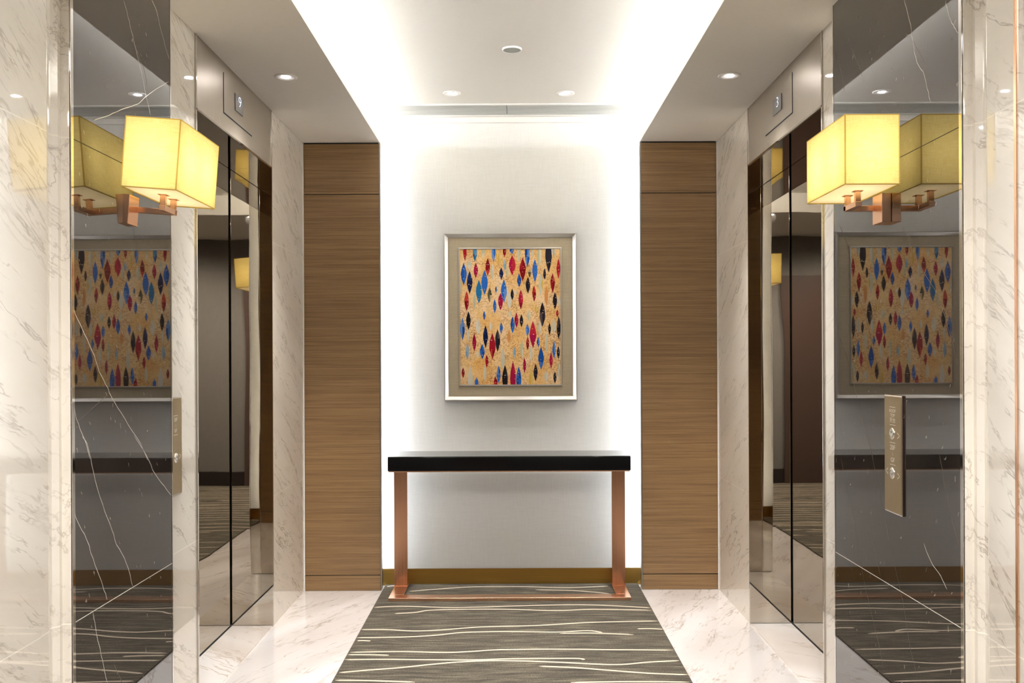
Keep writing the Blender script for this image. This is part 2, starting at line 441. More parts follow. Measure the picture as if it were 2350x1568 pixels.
def smooth(pts, n=6):           # Catmull-Rom through 2-D points
    out = []
    for k in range(len(pts) - 1):
        p0 = pts[max(0, k - 1)]; p1 = pts[k]; p2 = pts[k + 1]; p3 = pts[min(len(pts) - 1, k + 2)]
        for j in range(n):
            t = j / n
            out.append(tuple(0.5 * ((2 * p1[i]) + (-p0[i] + p2[i]) * t + (2 * p0[i] - 5 * p1[i] + 4 * p2[i] - p3[i]) * t * t + (-p0[i] + 3 * p1[i] - 3 * p2[i] + p3[i]) * t ** 3) for i in (0, 1)))
    out.append(pts[-1])
    return out
def text_mesh(name, txt, size, material, parent, place, sx=1.0, align='CENTER', depth=0.0004, bold=0.0):
    """lettering: text curve turned to a mesh, moved by place(x, y) -> world point"""
    cu = bpy.data.curves.new(name, 'FONT'); cu.body = txt; cu.size = size; cu.align_x = align; cu.align_y = 'CENTER'
    cu.offset = bold
    to = bpy.data.objects.new(name + '_tmp', cu); COL.objects.link(to)
    dg = bpy.context.evaluated_depsgraph_get(); dg.update()
    me = bpy.data.meshes.new_from_object(to.evaluated_get(dg))
    mb = MB()
    mb.v = [place(v.co.x * sx, v.co.y) for v in me.vertices]
    mb.f = [tuple(p.vertices) for p in me.polygons]; mb.m = [0] * len(mb.f); mb.sm = [False] * len(mb.f)
    bpy.data.objects.remove(to); bpy.data.curves.remove(cu)
    return mb

# ------------------------------------------------------------------ dimensions
WX = 1.153      # marble pier face
NX = 1.130      # near slab face
DX = 1.107      # dark slab face
SX = 0.724      # soffit inner edge
CW = 0.715      # carpet half width
ZS = 2.492      # soffit underside
ZC = 2.660      # raised ceiling
YW = 5.206      # timber panel face
YB = 5.335      # papered end wall
YN, YF = 3.438, 4.522   # lift opening
DOORX = 1.352
HZ = 2.215      # lift head
YC = 2.05       # corner to the corridor
YR = -0.43      # wall behind
COVE0 = 1.2
DPY = {-1: (2.371, 3.068), 1: (2.287, 3.200)}    # dark slabs, near and far edge

# ------------------------------------------------------------------ room shell
fl = MB(); fl.box(-4.2, 4.2, YR - 0.1, YB + 0.1, -0.08, 0.0)
struct(fl.obj('floor', M_FLOOR))
cl = MB(); cl.box(-1.3, 1.3, COVE0 - 0.05, YB + 0.1, ZC, ZC + 0.05)
struct(cl.obj('ceiling', M_CEIL))
for sd in (-1, 1):
    sf = MB()
    def bx(x0, x1, *r): sf.box(min(sd * x0, sd * x1), max(sd * x0, sd * x1), *r)
    bx(SX, 1.5, COVE0, YB, ZS, ZS + 0.02)
    bx(1.02, 1.06, COVE0, YB, ZS + 0.02, ZC)
    o = struct(sf.obj('ceiling', M_SOFFIT))
sf = MB(); sf.box(-4.2, 4.2, YR - 0.1, COVE0, ZS, ZS + 0.02); sf.box(-4.2, -1.5, COVE0, YC + 0.1, ZS, ZS + 0.02); sf.box(1.5, 4.2, COVE0, YC + 0.1, ZS, ZS + 0.02)
sf.box(-1.06, 1.06, COVE0 - 0.05, COVE0 - 0.02, ZS + 0.02, ZC)
struct(sf.obj('ceiling', M_SOFFIT))
wb = MB(); wb.box(-1.3, 1.3, YB, YB + 0.1, 0, ZC + 0.05); struct(wb.obj('wall_back', M_PAPER))
bb = MB(); bb.box(-0.9, 0.9, YB - 0.012, YB - 0.0005, 0.0, 0.094); struct(bb.obj('baseboard_back', M_BRASS))
tr = MB(); tr.box(-0.86, 0.86, YB - 0.02, YB - 0.0005, 2.628, ZC - 0.0005); struct(tr.obj('trim_1', M_CEIL))
for sd, nm, mm in ((-1, 'wall_left', M_WALLMARBLE_L), (1, 'wall_right', M_WALLMARBLE_R)):
    wl = MB(); y0, y1 = DPY[sd]
    def bx(x0, x1, *r): wl.box(min(sd * x0, sd * x1), max(sd * x0, sd * x1), *r)
    ye = y0 - 0.003
    bx(WX, 1.46, ye, YN, 0, ZS)                      # near pier behind and beyond the dark slab
    bx(WX, 1.46, YF, YB + 0.1, 0, ZS)                # far pier
    bx(1.42, 1.46, YN, YF, 0, ZS)                    # unseen wall piece added behind the doors against light leaks
    # near slab with its moulded edge, in plan
    prof = [(1.46, YC), (NX, YC), (NX, ye - 0.112), (NX + 0.003, ye - 0.110), (NX + 0.003, ye - 0.069), (NX + 0.005, ye - 0.060),
            (NX + 0.014, ye - 0.052), (NX + 0.012, ye - 0.032), (NX - 0.001, ye - 0.020), (NX + 0.001, ye - 0.002), (DX + 0.002, ye - 0.001), (DX + 0.002, ye), (1.46, ye)]
    wl.prism([(sd * x, y) for x, y in prof], 0, ZS, 1)
    struct(wl.obj(nm, [mm, M_WALLMARBLE_NR if sd > 0 else mm]))
    cw = MB(); cw.box(min(sd * 1.46, sd * 4.2), max(sd * 1.46, sd * 4.2), YC, YC + 0.1, 0, ZS); struct(cw.obj('wall_corridor', M_GREYWALL))
    ce = MB(); ce.box(min(sd * 4.1, sd * 4.2), max(sd * 4.1, sd * 4.2), YR, YC, 0, ZS); struct(ce.obj('wall_corridor_end', M_GREYWALL))
wn = MB(); wn.box(-4.2, 4.2, YR - 0.1, YR, 0, ZS); struct(wn.obj('wall_front', M_GREYWALL))
bn = MB(); bn.box(-4.1, 4.1, YR + 0.0005, YR + 0.015, 0.0, 0.15); struct(bn.obj('baseboard_front', simple('dark_skirting', rgb(38, 30, 28), 0.15)))
dn = MB(); dn.box(-0.62, -0.04, YR + 0.016, YR + 0.04, 0.006, 2.1); struct(dn.obj('door_1', M_DARKWOOD))
# copper line at the corner of the near right slab
tc_ = MB(); tc_.box(NX - 0.003, NX - 0.0003, 2.078, 2.088, 0, ZS - 0.001); struct(tc_.obj('trim_2', M_SHINYCOPPER))

# ------------------------------------------------------------------ carpet
ct = MB()
ct.box(-CW, CW, YC - 0.1, YB - 0.013, 0.0005, 0.008)
ct.box(-4.05, 4.05, YR + 0.02, YC - 0.1, 0.0005, 0.008)
lines = [
 [(420,975),(560,968),(860,975),(1250,965),(1500,960),(1700,965),(1920,978)],
 [(530,1008),(640,1002),(720,990),(900,985),(1150,985),(1400,992),(1600,985),(1930,990)],
 [(345,1095),(500,1095),(640,1102),(800,1095),(1000,1080),(1300,1072),(1600,1055),(1960,1048)],
 [(320,1138),(560,1135),(750,1125),(900,1110),(1150,1105),(1400,1108),(1570,1100),(1650,1110)],
 [(1420,1115),(1600,1113),(1820,1122)], [(1840,1090),(1910,1089),(1980,1093)],
 [(290,1217),(560,1213),(800,1218),(950,1212),(1100,1203),(1400,1200),(1700,1203),(2035,1205)],
 [(280,1230),(400,1230),(500,1233)],
 [(260,1257),(480,1255),(700,1257),(950,1258),(1150,1252),(1500,1250),(1550,1258)],
 [(232,1327),(400,1312),(560,1300),(720,1283),(900,1268),(1100,1262),(1350,1268),(1600,1280),(1750,1283),(1900,1270),(2065,1262)],
 [(1310,1292),(1500,1300),(1700,1315),(1900,1330),(2110,1338)],
 [(210,1368),(400,1370),(640,1378)], [(1480,1380),(1800,1375),(2120,1378)],
 [(610,888),(760,876),(950,864),(1200,862),(1450,868),(1680,860)], [(1290,880),(1500,884),(1690,900)],
 [(490,862),(520,858),(560,857)], [(330,1155),(360,1154),(400,1156)],
]
for ln in lines:
    pts = [on_z(680 + x / 2.35, 980 + y / 2.35, 0.008) for x, y in ln]
    pts = [(max(-CW + 0.003, min(CW - 0.003, p[0])), min(p[1], YB - 0.03)) for p in smooth(pts, 5)]
    ct.ribbon(pts, 0.015, lambda x, y: (x, y, 0.0088), 1)
rng = random.Random(4)
y = 3.62
while y > YR + 0.1:
    half = CW if y > YC - 0.05 else 2.6
    y -= rng.uniform(0.035, 0.12)
    if y < YR + 0.08: break
    ph, am, tl = rng.uniform(0, 6), rng.uniform(0.008, 0.022), rng.uniform(-0.03, 0.03)
    a, b = -half + 0.003, half - 0.003
    if rng.random() < 0.4: a = rng.uniform(-half + 0.1, 0)
    if rng.random() < 0.4: b = rng.uniform(0.1, half - 0.1)
    n = 40
    pts = []
    for k in range(n + 1):
        x = a + (b - a) * k / n
        yy = y + am * math.sin(x * 2.4 + ph) + am * 0.5 * math.sin(x * 5.3 + ph * 2) + tl * x / half
        pts.append((x, min(3.6, max(YR + 0.04, yy))))
    ct.ribbon(pts, rng.uniform(0.008, 0.015), lambda x, y: (x, y, 0.0088), 1)
tag(ct.obj('carpet', [M_CARPET, M_YARN]), 'brown grey carpet with cream wavy lines running up to the end wall', 'carpet')

# ------------------------------------------------------------------ timber panels beside the recess
for sd, lab in ((-1, 'brown veneer wall panel between the left marble pier and the white recess'), (1, 'brown veneer wall panel between the white recess and the right marble pier')):
    t = thing('timber_wall_panel', lab, 'wall panel', (sd * 0.935, YW, 0), 'veneer panels either side of the recess')
    x0, x1 = SX + 0.004, 1.147
    def pbox(mb, x0, x1, *r, **k): return mb.box(min(sd * x0, sd * x1), max(sd * x0, sd * x1), *r, **k)
    pbox(MB(), x0, x1, YW, YW + 0.022, 2.206, ZS - 0.008, bev=0.0012).obj('upper_board', M_WOOD, t)
    pbox(MB(), x0, x1, YW, YW + 0.022, 0.088, 2.202, bev=0.0012).obj('main_board', M_WOOD, t)
    pbox(MB(), x0, x1, YW, YW + 0.022, 0.001, 0.084, bev=0.0012).obj('plinth', M_WOOD, t)
    bk = MB(); pbox(bk, x0 + 0.003, x1 - 0.003, YW + 0.006, YW + 0.03, 0.002, ZS - 0.002)
    pbox(bk, x0 + 0.003, x1 - 0.003, YW + 0.002, YW + 0.006, ZS - 0.0085, ZS - 0.001)
    bk.obj('backing', M_BLACK, t)
    e = MB(); pbox(e, SX - 0.003, SX + 0.003, YW - 0.001, YW + 0.032, 0.009, ZS - 0.001); e.obj('edge_trim', M_GREYTRIM, t)
    e = MB(); pbox(e, 1.1475, WX - 0.0005, YW - 0.004, YW + 0.02, 0.001, ZS - 0.001); e.obj('edge_trim', M_WHITEPL, t)
    # return wall closing the lit slot behind the panel
    rw = MB(); pbox(rw, 0.86, 0.9, YW + 0.0305, YB - 0.0005, 0.0, ZS - 0.001); struct(rw.obj('wall_recess', M_CEIL))
    l = MB(); pbox(l, 0.772, 0.784, YW + 0.034, YW + 0.040, 0.10, ZS - 0.02)
    tag(l.obj('led_strip', M_LEDSIDE), 'upright white light strip behind the %s veneer panel' % ('left' if sd < 0 else 'right'), 'light strip', 'upright light strips')
    l = MB(); pbox(l, 0.90, 0.925, COVE0 + 0.1, YB - 0.08, ZS + 0.0205, ZS + 0.03)
    tag(l.obj('led_strip', M_LED), 'long white light strip in the ceiling cove above the %s lift' % ('left' if sd < 0 else 'right'), 'light strip', 'ceiling cove light strips')

# ------------------------------------------------------------------ ceiling fittings
def downlight(x, y, z, label, group, r, watts, spread=110):
    t = thing('ceiling_downlight', label, 'downlight', (x, y, z), group)
    MB().lathe(x, y, [(r, z - 0.0003), (r, z - 0.004), (r * 0.93, z - 0.0055), (r * 0.8, z - 0.0045), (r * 0.42, z - 0.0030), (r * 0.38, z - 0.0005)], seg=48).obj('trim_ring', M_WHITEPL, t)
    MB().lathe(x, y, [(0.001, z - 0.0036), (r * 0.38, z - 0.0032)], seg=36, cap0=True).obj('lens', M_LENS, t)
    ld = bpy.data.lights.new('lamp', 'SPOT'); ld.energy = watts; ld.spot_size = math.radians(spread); ld.spot_blend = 0.9; ld.shadow_soft_size = r * 0.9
    ld.color = (1.0, 0.98, 0.96)
    lo = bpy.data.objects.new('lamp', ld); COL.objects.link(lo); lo.parent = t; lo.location = (0, 0, -0.03)
    return t
for px, lab in ((1037, 'left of the two downlights in the raised ceiling before the grille'), (1298, 'right of the two downlights in the raised ceiling before the grille')):
    X, Y = on_z(px, 213.5, ZC)
    downlight(X, Y, ZC, lab, 'raised ceiling downlights', 0.046, SPOT_W, 80)
X, Y = on_z(656, 176, ZS); downlight(X, Y, ZS, 'downlight in the lowered ceiling outside the lift showing 9', 'lowered ceiling downlights', 0.048, SOFSPOT_W, 98)
X, Y = on_z(1674, 173, ZS); downlight(X, Y, ZS, 'downlight in the lowered ceiling outside the lift showing 3', 'lowered ceiling downlights', 0.048, SOFSPOT_W, 98)
for x in (-1.4, 1.4):  # unseen fill lamps added to brighten the near marble slabs
    downlight(x, 0.7, ZS, 'added fill downlight in the corridor ceiling, unseen behind the viewpoint', 'added corridor fill lights', 0.048, CORR_FILL_W, 150)
for x, y in ((-0.5, 1.1), (0.5, 1.1), (-0.5, 0.65), (0.5, 0.65), (-0.5, 0.2), (0.5, 0.2)):  # added fill lamps, spread out to soften shadows on the end wall
    downlight(x, y, ZS, 'added fill downlight at the mouth of the lobby, unseen above the picture edge', 'added lobby mouth fill lights', 0.048, MOUTH_FILL_W, 165)
X, Y = on_z(1175, 112, ZC)
t = thing('ceiling_speaker', 'round grey ceiling speaker with a white rim in the raised ceiling', 'speaker', (X, Y, ZC))
MB().lathe(X, Y, [(0.043, ZC - 0.0003), (0.043, ZC - 0.007), (0.040, ZC - 0.009), (0.0385, ZC - 0.006)], seg=48).obj('rim', M_WHITEPL, t)
MB().lathe(X, Y, [(0.001, ZC - 0.0075), (0.0385, ZC - 0.0062)], seg=48, cap0=True).obj('mesh_cover', M_GREYMESH, t)
# linear air grille
t = thing('air_grille', 'long slatted air grille in the raised ceiling against the end wall', 'air grille', (0, 5.16, ZC))
gy0, gy1 = 5.055, 5.255
g = MB()
g.box(-0.74, 0.74, gy0 - 0.02, gy0, ZC - 0.006, ZC - 0.0003, bev=0.001); g.box(-0.74, 0.74, gy1, gy1 + 0.02, ZC - 0.006, ZC - 0.0003, bev=0.001)
g.obj('frame', M_WHITEPL, t)
MB().box(-0.74, 0.74, gy0, gy1, ZC - 0.0015, ZC - 0.0004).obj('backing', M_GRILLEDARK, t)
nsl = 12
for k in range(nsl):
    yy = gy0 + (gy1 - gy0) * (k + 0.5) / nsl
    for x0, x1 in ((-0.739, -0.017), (-0.014, 0.739)):
        MB().box(x0, x1, yy - 0.0058, yy + 0.0058, ZC - 0.006, ZC - 0.0017).obj('slat', M_GRILLE, t)

# ------------------------------------------------------------------ lifts
def lift(sd, digit, label):
    t = thing('lift_entrance', label, 'lift door', (sd * DOORX, (YN + YF) / 2, 0))
    def bx(mb, x0, x1, *r, **k): return mb.box(min(sd * x0, sd * x1), max(sd * x0, sd * x1), *r, **k)
    ym = (YN + YF) / 2
    for a, b in ((YN + 0.022, ym - 0.0015), (ym + 0.0015, YF - 0.024)):
        bx(MB(), DOORX, DOORX + 0.03, a, b, 0.009, HZ - 0.005, bev=0.0015).obj('door_panel', M_MIRROR, t)
    bx(MB(), WX - 0.003, DOORX + 0.05, YF - 0.005, YF - 0.0003, 0.0095, HZ).obj('jamb', M_JAMB, t)
    bx(MB(), WX - 0.003, DOORX + 0.05, YN + 0.0003, YN + 0.004, 0.0095, HZ).obj('jamb', M_JAMB, t)
    h = MB(); bx(h, WX - 0.003, DOORX + 0.06, YN + 0.0003, YF - 0.0003, HZ, ZS - 0.0005)
    hd = h.obj('header_panel', M_STEEL, t); hd['label'] = 'brushed steel panel over the doors'
    u = MB(); bx(u, WX, DOORX + 0.05, YN + 0.005, YF - 0.006, HZ - 0.004, HZ - 0.0003); u.obj('lintel', M_MIRROR, t)
    e = MB(); bx(e, WX - 0.006, WX - 0.0031, YN + 0.0003, YF - 0.0003, HZ - 0.004, HZ + 0.004); e.obj('lintel_edge', M_CHROME, t)
    for yy in (YN + 0.001, YF - 0.007):
        e = MB(); bx(e, WX - 0.006, WX - 0.0031, yy, yy + 0.006, 0.0095, ZS - 0.001); e.obj('edge_trim', M_CHROME, t)
    s = MB(); bx(s, WX, DOORX + 0.04, YN + 0.002, YF - 0.006, 0.0003, 0.006); s.obj('threshold', M_SILLMARBLE, t)
    s = MB(); bx(s, DOORX - 0.004, DOORX + 0.03, YN + 0.004, YF - 0.007, 0.0062, 0.0088); s.obj('door_track', M_BLACK, t)
    s = MB(); bx(s, DOORX + 0.014, DOORX + 0.03, YN + 0.004, YN + 0.0215, 0.009, HZ - 0.005); bx(s, DOORX + 0.014, DOORX + 0.03, YF - 0.0235, YF - 0.006, 0.009, HZ - 0.005); s.obj('door_gap', M_BLACK, t)
    # slot round the indicator plate
    if sd < 0: (sy, sz1), (_, sz0), (ey, _) = on_x(511, 166, -WX), on_x(512.5, 259, -WX), on_x(576, 305, -WX)
    else:      (sy, sz1), (_, sz0), (ey, _) = on_x(1820, 166, WX), on_x(1820, 259, WX), on_x(1759, 306, WX)
    g = MB(); xx0, xx1 = WX - 0.0045, WX - 0.0031
    bx(g, xx0, xx1, sy - 0.0025, sy + 0.0025, sz0 - 0.002, sz1)
    bx(g, xx0, xx1, sy, ey, sz0 - 0.003, sz0 + 0.0022)
    g.obj('slot', M_BLACK, t)
    # display
    if sd < 0: (y0, za), (y1, zb) = on_x(537, 211, -WX), on_x(555, 270, -WX)
    else:      (y0, za), (y1, zb) = on_x(1796, 211, WX), on_x(1777, 270, WX)
    z1 = max(za, zb + 0.0) ; z0 = zb
    z1, z0 = za - 0.004, zb + 0.004
    d = MB(); bx(d, WX - 0.0065, WX - 0.0031, y0, y1, z0, z1, bev=0.0008); ds = d.obj('display_screen', M_SCREEN, t)
    cy_, cz_ = (y0 + y1) / 2, (z0 + z1) / 2
    xf = sd * (WX - 0.0068)
    # numeral reads from inside the lobby
    sg = 1 if sd < 0 else -1
    hgt = (z1 - z0)
    off = 0.0
    tm = text_mesh('numeral', digit, hgt * 0.92, None, ds, lambda x, y: (xf, cy_ + sg * (x + 0.006), cz_ + hgt * 0.13 + y), sx=1.45, bold=-0.0011)
    tm.obj('numeral', M_DIGIT, ds)
    gd = MB(); r = random.Random(7)
    for row in range(2):
        for k in range(4):
            yy = y0 + (y1 - y0) * (0.2 + 0.17 * k); zz = z0 + hgt * (0.08 + 0.12 * row)
            gd.quad((xf, yy, zz), (xf, yy + 0.010 * sg * (1 if y1 > y0 else -1) * sg, zz), (xf, yy + 0.010 * sg * (1 if y1 > y0 else -1) * sg, zz + hgt * 0.08), (xf, yy, zz + hgt * 0.08))
    gd.obj('pixel_mark', M_GREENDOT, ds)
    return t
lift(-1, '9', 'mirrored steel lift doors on the left under the display reading 9')
lift(1, '3', 'mirrored steel lift doors on the right under the display reading 3')

# ------------------------------------------------------------------ dark marble slabs
VL = [  # (crop origin x, y, scale, points, strong)
 (0, 0, 2.8, [(793,0),(815,75),(835,160),(870,310),(905,450),(930,580),(968,745)], 1),
 (0, 0, 2.8, [(975,0),(1005,70),(1030,180),(1060,290),(1088,385)], 1),
 (0, 0, 2.8, [(1086,524),(1000,575),(930,625),(880,670),(800,695),(700,740),(600,775)], 1),
 (0, 0, 2.8, [(870,310),(920,420),(945,560)], 0),
 (0, 500, 2.8, [(857,50),(868,150),(890,300),(915,440),(940,500),(960,550)], 0),
 (0, 500, 2.8, [(468,510),(472,590),(530,720),(590,850),(640,990),(690,1090),(720,1160),(800,1290),(900,1450),(950,1560)], 1),
 (0, 1000, 2.761, [(850,0),(930,130),(980,240),(1040,320),(1085,380)], 1),
 (0, 500, 2.8, [(458,1160),(490,1290),(540,1420),(580,1550)], 1),
 (0, 1000, 2.761, [(520,0),(560,80),(590,230),(650,440),(700,570),(740,690),(800,810),(840,955)], 1),
 (0, 1000, 2.761, [(458,455),(490,540),(550,660),(600,820),(650,950),(680,1040)], 1),
 (0, 1000, 2.761, [(588,1120),(605,1220),(640,1390),(680,1568)], 1),
 (0, 1000, 2.761, [(720,1440),(770,1560),(800,1565)], 0),
 (0, 500, 2.8, [(468,1335),(520,1290),(600,1220),(690,1140)], 0),
]
VR = [
 (1630, 0, 2.8, [(1245,0),(1280,130),(1300,260),(1330,400),(1375,480),(1395,570),(1415,655)], 1),
 (1630, 0, 2.8, [(1510,0),(1540,110),(1570,175),(1598,215)], 1),
 (1630, 0, 2.8, [(885,245),(920,340),(960,440),(990,530)], 0),
 (1630, 0, 2.8, [(800,330),(840,460),(865,590)], 0),
 (1630, 0, 2.8, [(1300,260),(1350,350),(1390,430)], 0),
 (1630, 500, 2.8, [(832,50),(880,180),(920,380),(960,520),(1000,650),(1050,850),(1110,1120)], 0),
 (1630, 500, 2.8, [(827,750),(890,940),(950,1180),(1000,1380),(1050,1560)], 0),
 (1630, 500, 2.8, [(1235,60),(1330,280),(1440,460),(1510,640),(1560,820),(1600,960)], 0),
 (1630, 1000, 2.761, [(828,140),(860,310),(900,500),(940,720),(970,900),(1010,1080),(1050,1240),(1100,1480)], 0),
 (1630, 1000, 2.761, [(1000,0),(1050,250),(1110,540),(1160,790),(1220,1050),(1260,1300),(1310,1540)], 0),
 (1630, 1000, 2.761, [(1455,120),(1490,330),(1540,560),(1590,760),(1620,900)], 0),
 (1630, 1000, 2.761, [(1000,580),(1040,720),(1080,900)], 0),
 (1630, 1000, 2.761, [(1350,680),(1400,800),(1460,890),(1500,975)], 1),
 (1630, 1000, 2.761, [(820,590),(850,720),(900,850)], 0),
]
for sd, VV, lab in ((-1, VL, 'left dark brown marble wall slab with bold white veins'), (1, VR, 'right dark grey marble wall slab carrying the two-button call plate')):
    y0, y1 = DPY[sd]
    t = thing('dark_marble_slab', lab, 'wall slab', (sd * DX, (y0 + y1) / 2, 0))
    p = MB()
    p.box(min(sd * DX, sd * (WX - 0.0004)), max(sd * DX, sd * (WX - 0.0004)), y0 + 0.013, y1 - 0.007, 0.0005, ZS - 0.0007)
    rr = random.Random(3)
    for ox, oy, sc, pts, strong in VV:
        q = [on_x(ox + a / sc, oy + b / sc, sd * DX) for a, b in pts]
        q = [(a, b + 0.0) for a, b in smooth(q, 4)]
        q = [(min(y1 - 0.008, max(y0 + 0.0135, a + rr.uniform(-0.0025, 0.0025))), min(ZS - 0.002, max(0.002, b))) for a, b in q]
        p.ribbon(q, 0.0019 if strong else 0.0013, lambda a, b: (sd * (DX - 0.0002), a, b), 1 if strong else 2)
    for zj in (0.628, 1.858):
        p.box(min(sd * (DX - 0.0003), sd * DX), max(sd * (DX - 0.0003), sd * DX), y0 + 0.0135, y1 - 0.008, zj - 0.001, zj + 0.001, 1 if zj < 1 else 3)
    p.obj('slab', [M_DARK, M_DVEIN, M_DVEIN2, M_BLACK], t)
    for a, wd_ in ((y0 - 0.0015, 0.0142), (y1 - 0.007, 0.0068)):
        e = MB(); e.box(min(sd * (DX - 0.001), sd * (WX - 0.0004)), max(sd * (DX - 0.001), sd * (WX - 0.0004)), a + 0.0005, a + wd_, 0.0005, ZS - 0.0007)
        e.obj('edge_trim', M_CHROME, t)

# ------------------------------------------------------------------ call plates
def call_plate(sd, X, y0, y1, z0, z1, label, rows, buttons, chevrons, rules):
    """plate on the plane x = sd*X; y0 is the end nearer the viewpoint; rows/buttons/rules are given by height"""
    t = thing('call_plate', label, 'call button plate', (sd * X, (y0 + y1) / 2, z0))
    def bx(mb, a, b, *r, **k): return mb.box(min(sd * a, sd * b), max(sd * a, sd * b), *r, **k)
    bx(MB(), X - 0.0055, X - 0.0004, y0, y1, z0, z1, bev=0.001).obj('back_box', M_CHROME, t)
    bx(MB(), X - 0.0072, X - 0.0056, y0 + 0.004, y1 - 0.003, z0 + 0.004, z1 - 0.004, bev=0.0006).obj('faceplate', M_BRONZE, t)
    xf = sd * (X - 0.0074)
    yc = (y0 + y1) / 2
    sg = 1 if sd < 0 else -1           # reading direction
    P = lambda dx, z: (xf, yc + sg * dx, z)
    for txt, z, size in rows:
        text_mesh('lettering', txt, size, None, t, lambda x, y, z=z: P(x, z + y), sx=1.3).obj('lettering', M_ENGRAVE, t)
    for z in rules:
        r = MB(); r.quad(P(-0.02, z - 0.0007), P(0.02, z - 0.0007), P(0.02, z + 0.0007), P(-0.02, z + 0.0007)); r.obj('rule', M_ENGRAVE, t)
    for z in buttons:
        b = MB(); n = 32; rad = 0.0168
        for ring_r, dep in ((rad, 0.0073), (rad, 0.010), (rad * 0.86, 0.0115), (rad * 0.4, 0.0108), (0.0005, 0.0104)):
            for k in range(n):
                a = 2 * math.pi * k / n
                b.v.append((sd * (X - dep), yc + ring_r * math.cos(a), z + ring_r * math.sin(a)))
        for q in range(4):
            for k in range(n):
                j = (k + 1) % n
                b.f.append((q * n + k, q * n + j, (q + 1) * n + j, (q + 1) * n + k)); b.m.append(0); b.sm.append(True)
        bo = b.obj('button', M_BUTTON, t)
    for z, dirn in chevrons:
        c = MB(); xo = dirn * 0.042
        # chevron of two bars pointing away from the button
        c.ribbon([(xo - dirn * 0.009, z + 0.008), (xo + dirn * 0.007, z), (xo - dirn * 0.009, z - 0.008)], 0.0026, lambda x, y: P(x, y), 0, taper=False)
        c.obj('arrow', M_ENGRAVE, t)
    return t
# right plate on the dark slab
(ya, za), (yb, zb) = on_x(2029.5, 905, DX - 0.006), on_x(2070.5, 1187, DX - 0.006)
ztop = on_x(2029.5, 905, DX - 0.006)[1]; zbot = on_x(2070.5, 1187, DX - 0.006)[1]
def zr(py): return on_x(2047.5, py, DX - 0.007)[1]
call_plate(1, DX, yb, ya, zbot, ztop, 'tall bronze call plate with two buttons on the right dark slab',
    [('ROOF', zr(943.5), 0.0125), ('TOP', zr(953.5), 0.0125), ('\u5929\u53f0', zr(965.5), 0.016), ('20F', zr(1027.5), 0.019), ('|', zr(1042), 0.012), ('GF', zr(1056), 0.018)],
    [zr(995), zr(1085.5)], [(zr(998), 1), (zr(1083.5), -1), (zr(1089), 1)],
    [zr(934.5), zr(975.5), zr(1016), zr(1066.5)])
yb_, zt_ = on_x(414.5, 910, -(WX - 0.006)); zb_ = on_x(416.5, 1132, -(WX - 0.006))[1]
def zl(py): return on_x(402.5, py, -(WX - 0.007))[1]
call_plate(-1, WX, yb_ - 0.115, yb_ + 0.01, zb_, zt_, 'narrow bronze call plate with one button on the left marble pier',
    [('20F', zl(964), 0.0165), ('|', zl(977), 0.012), ('GF', zl(989), 0.016)], [zl(1051.5)], [(zl(1050), 1)], [zl(954.5), zl(998.5)])

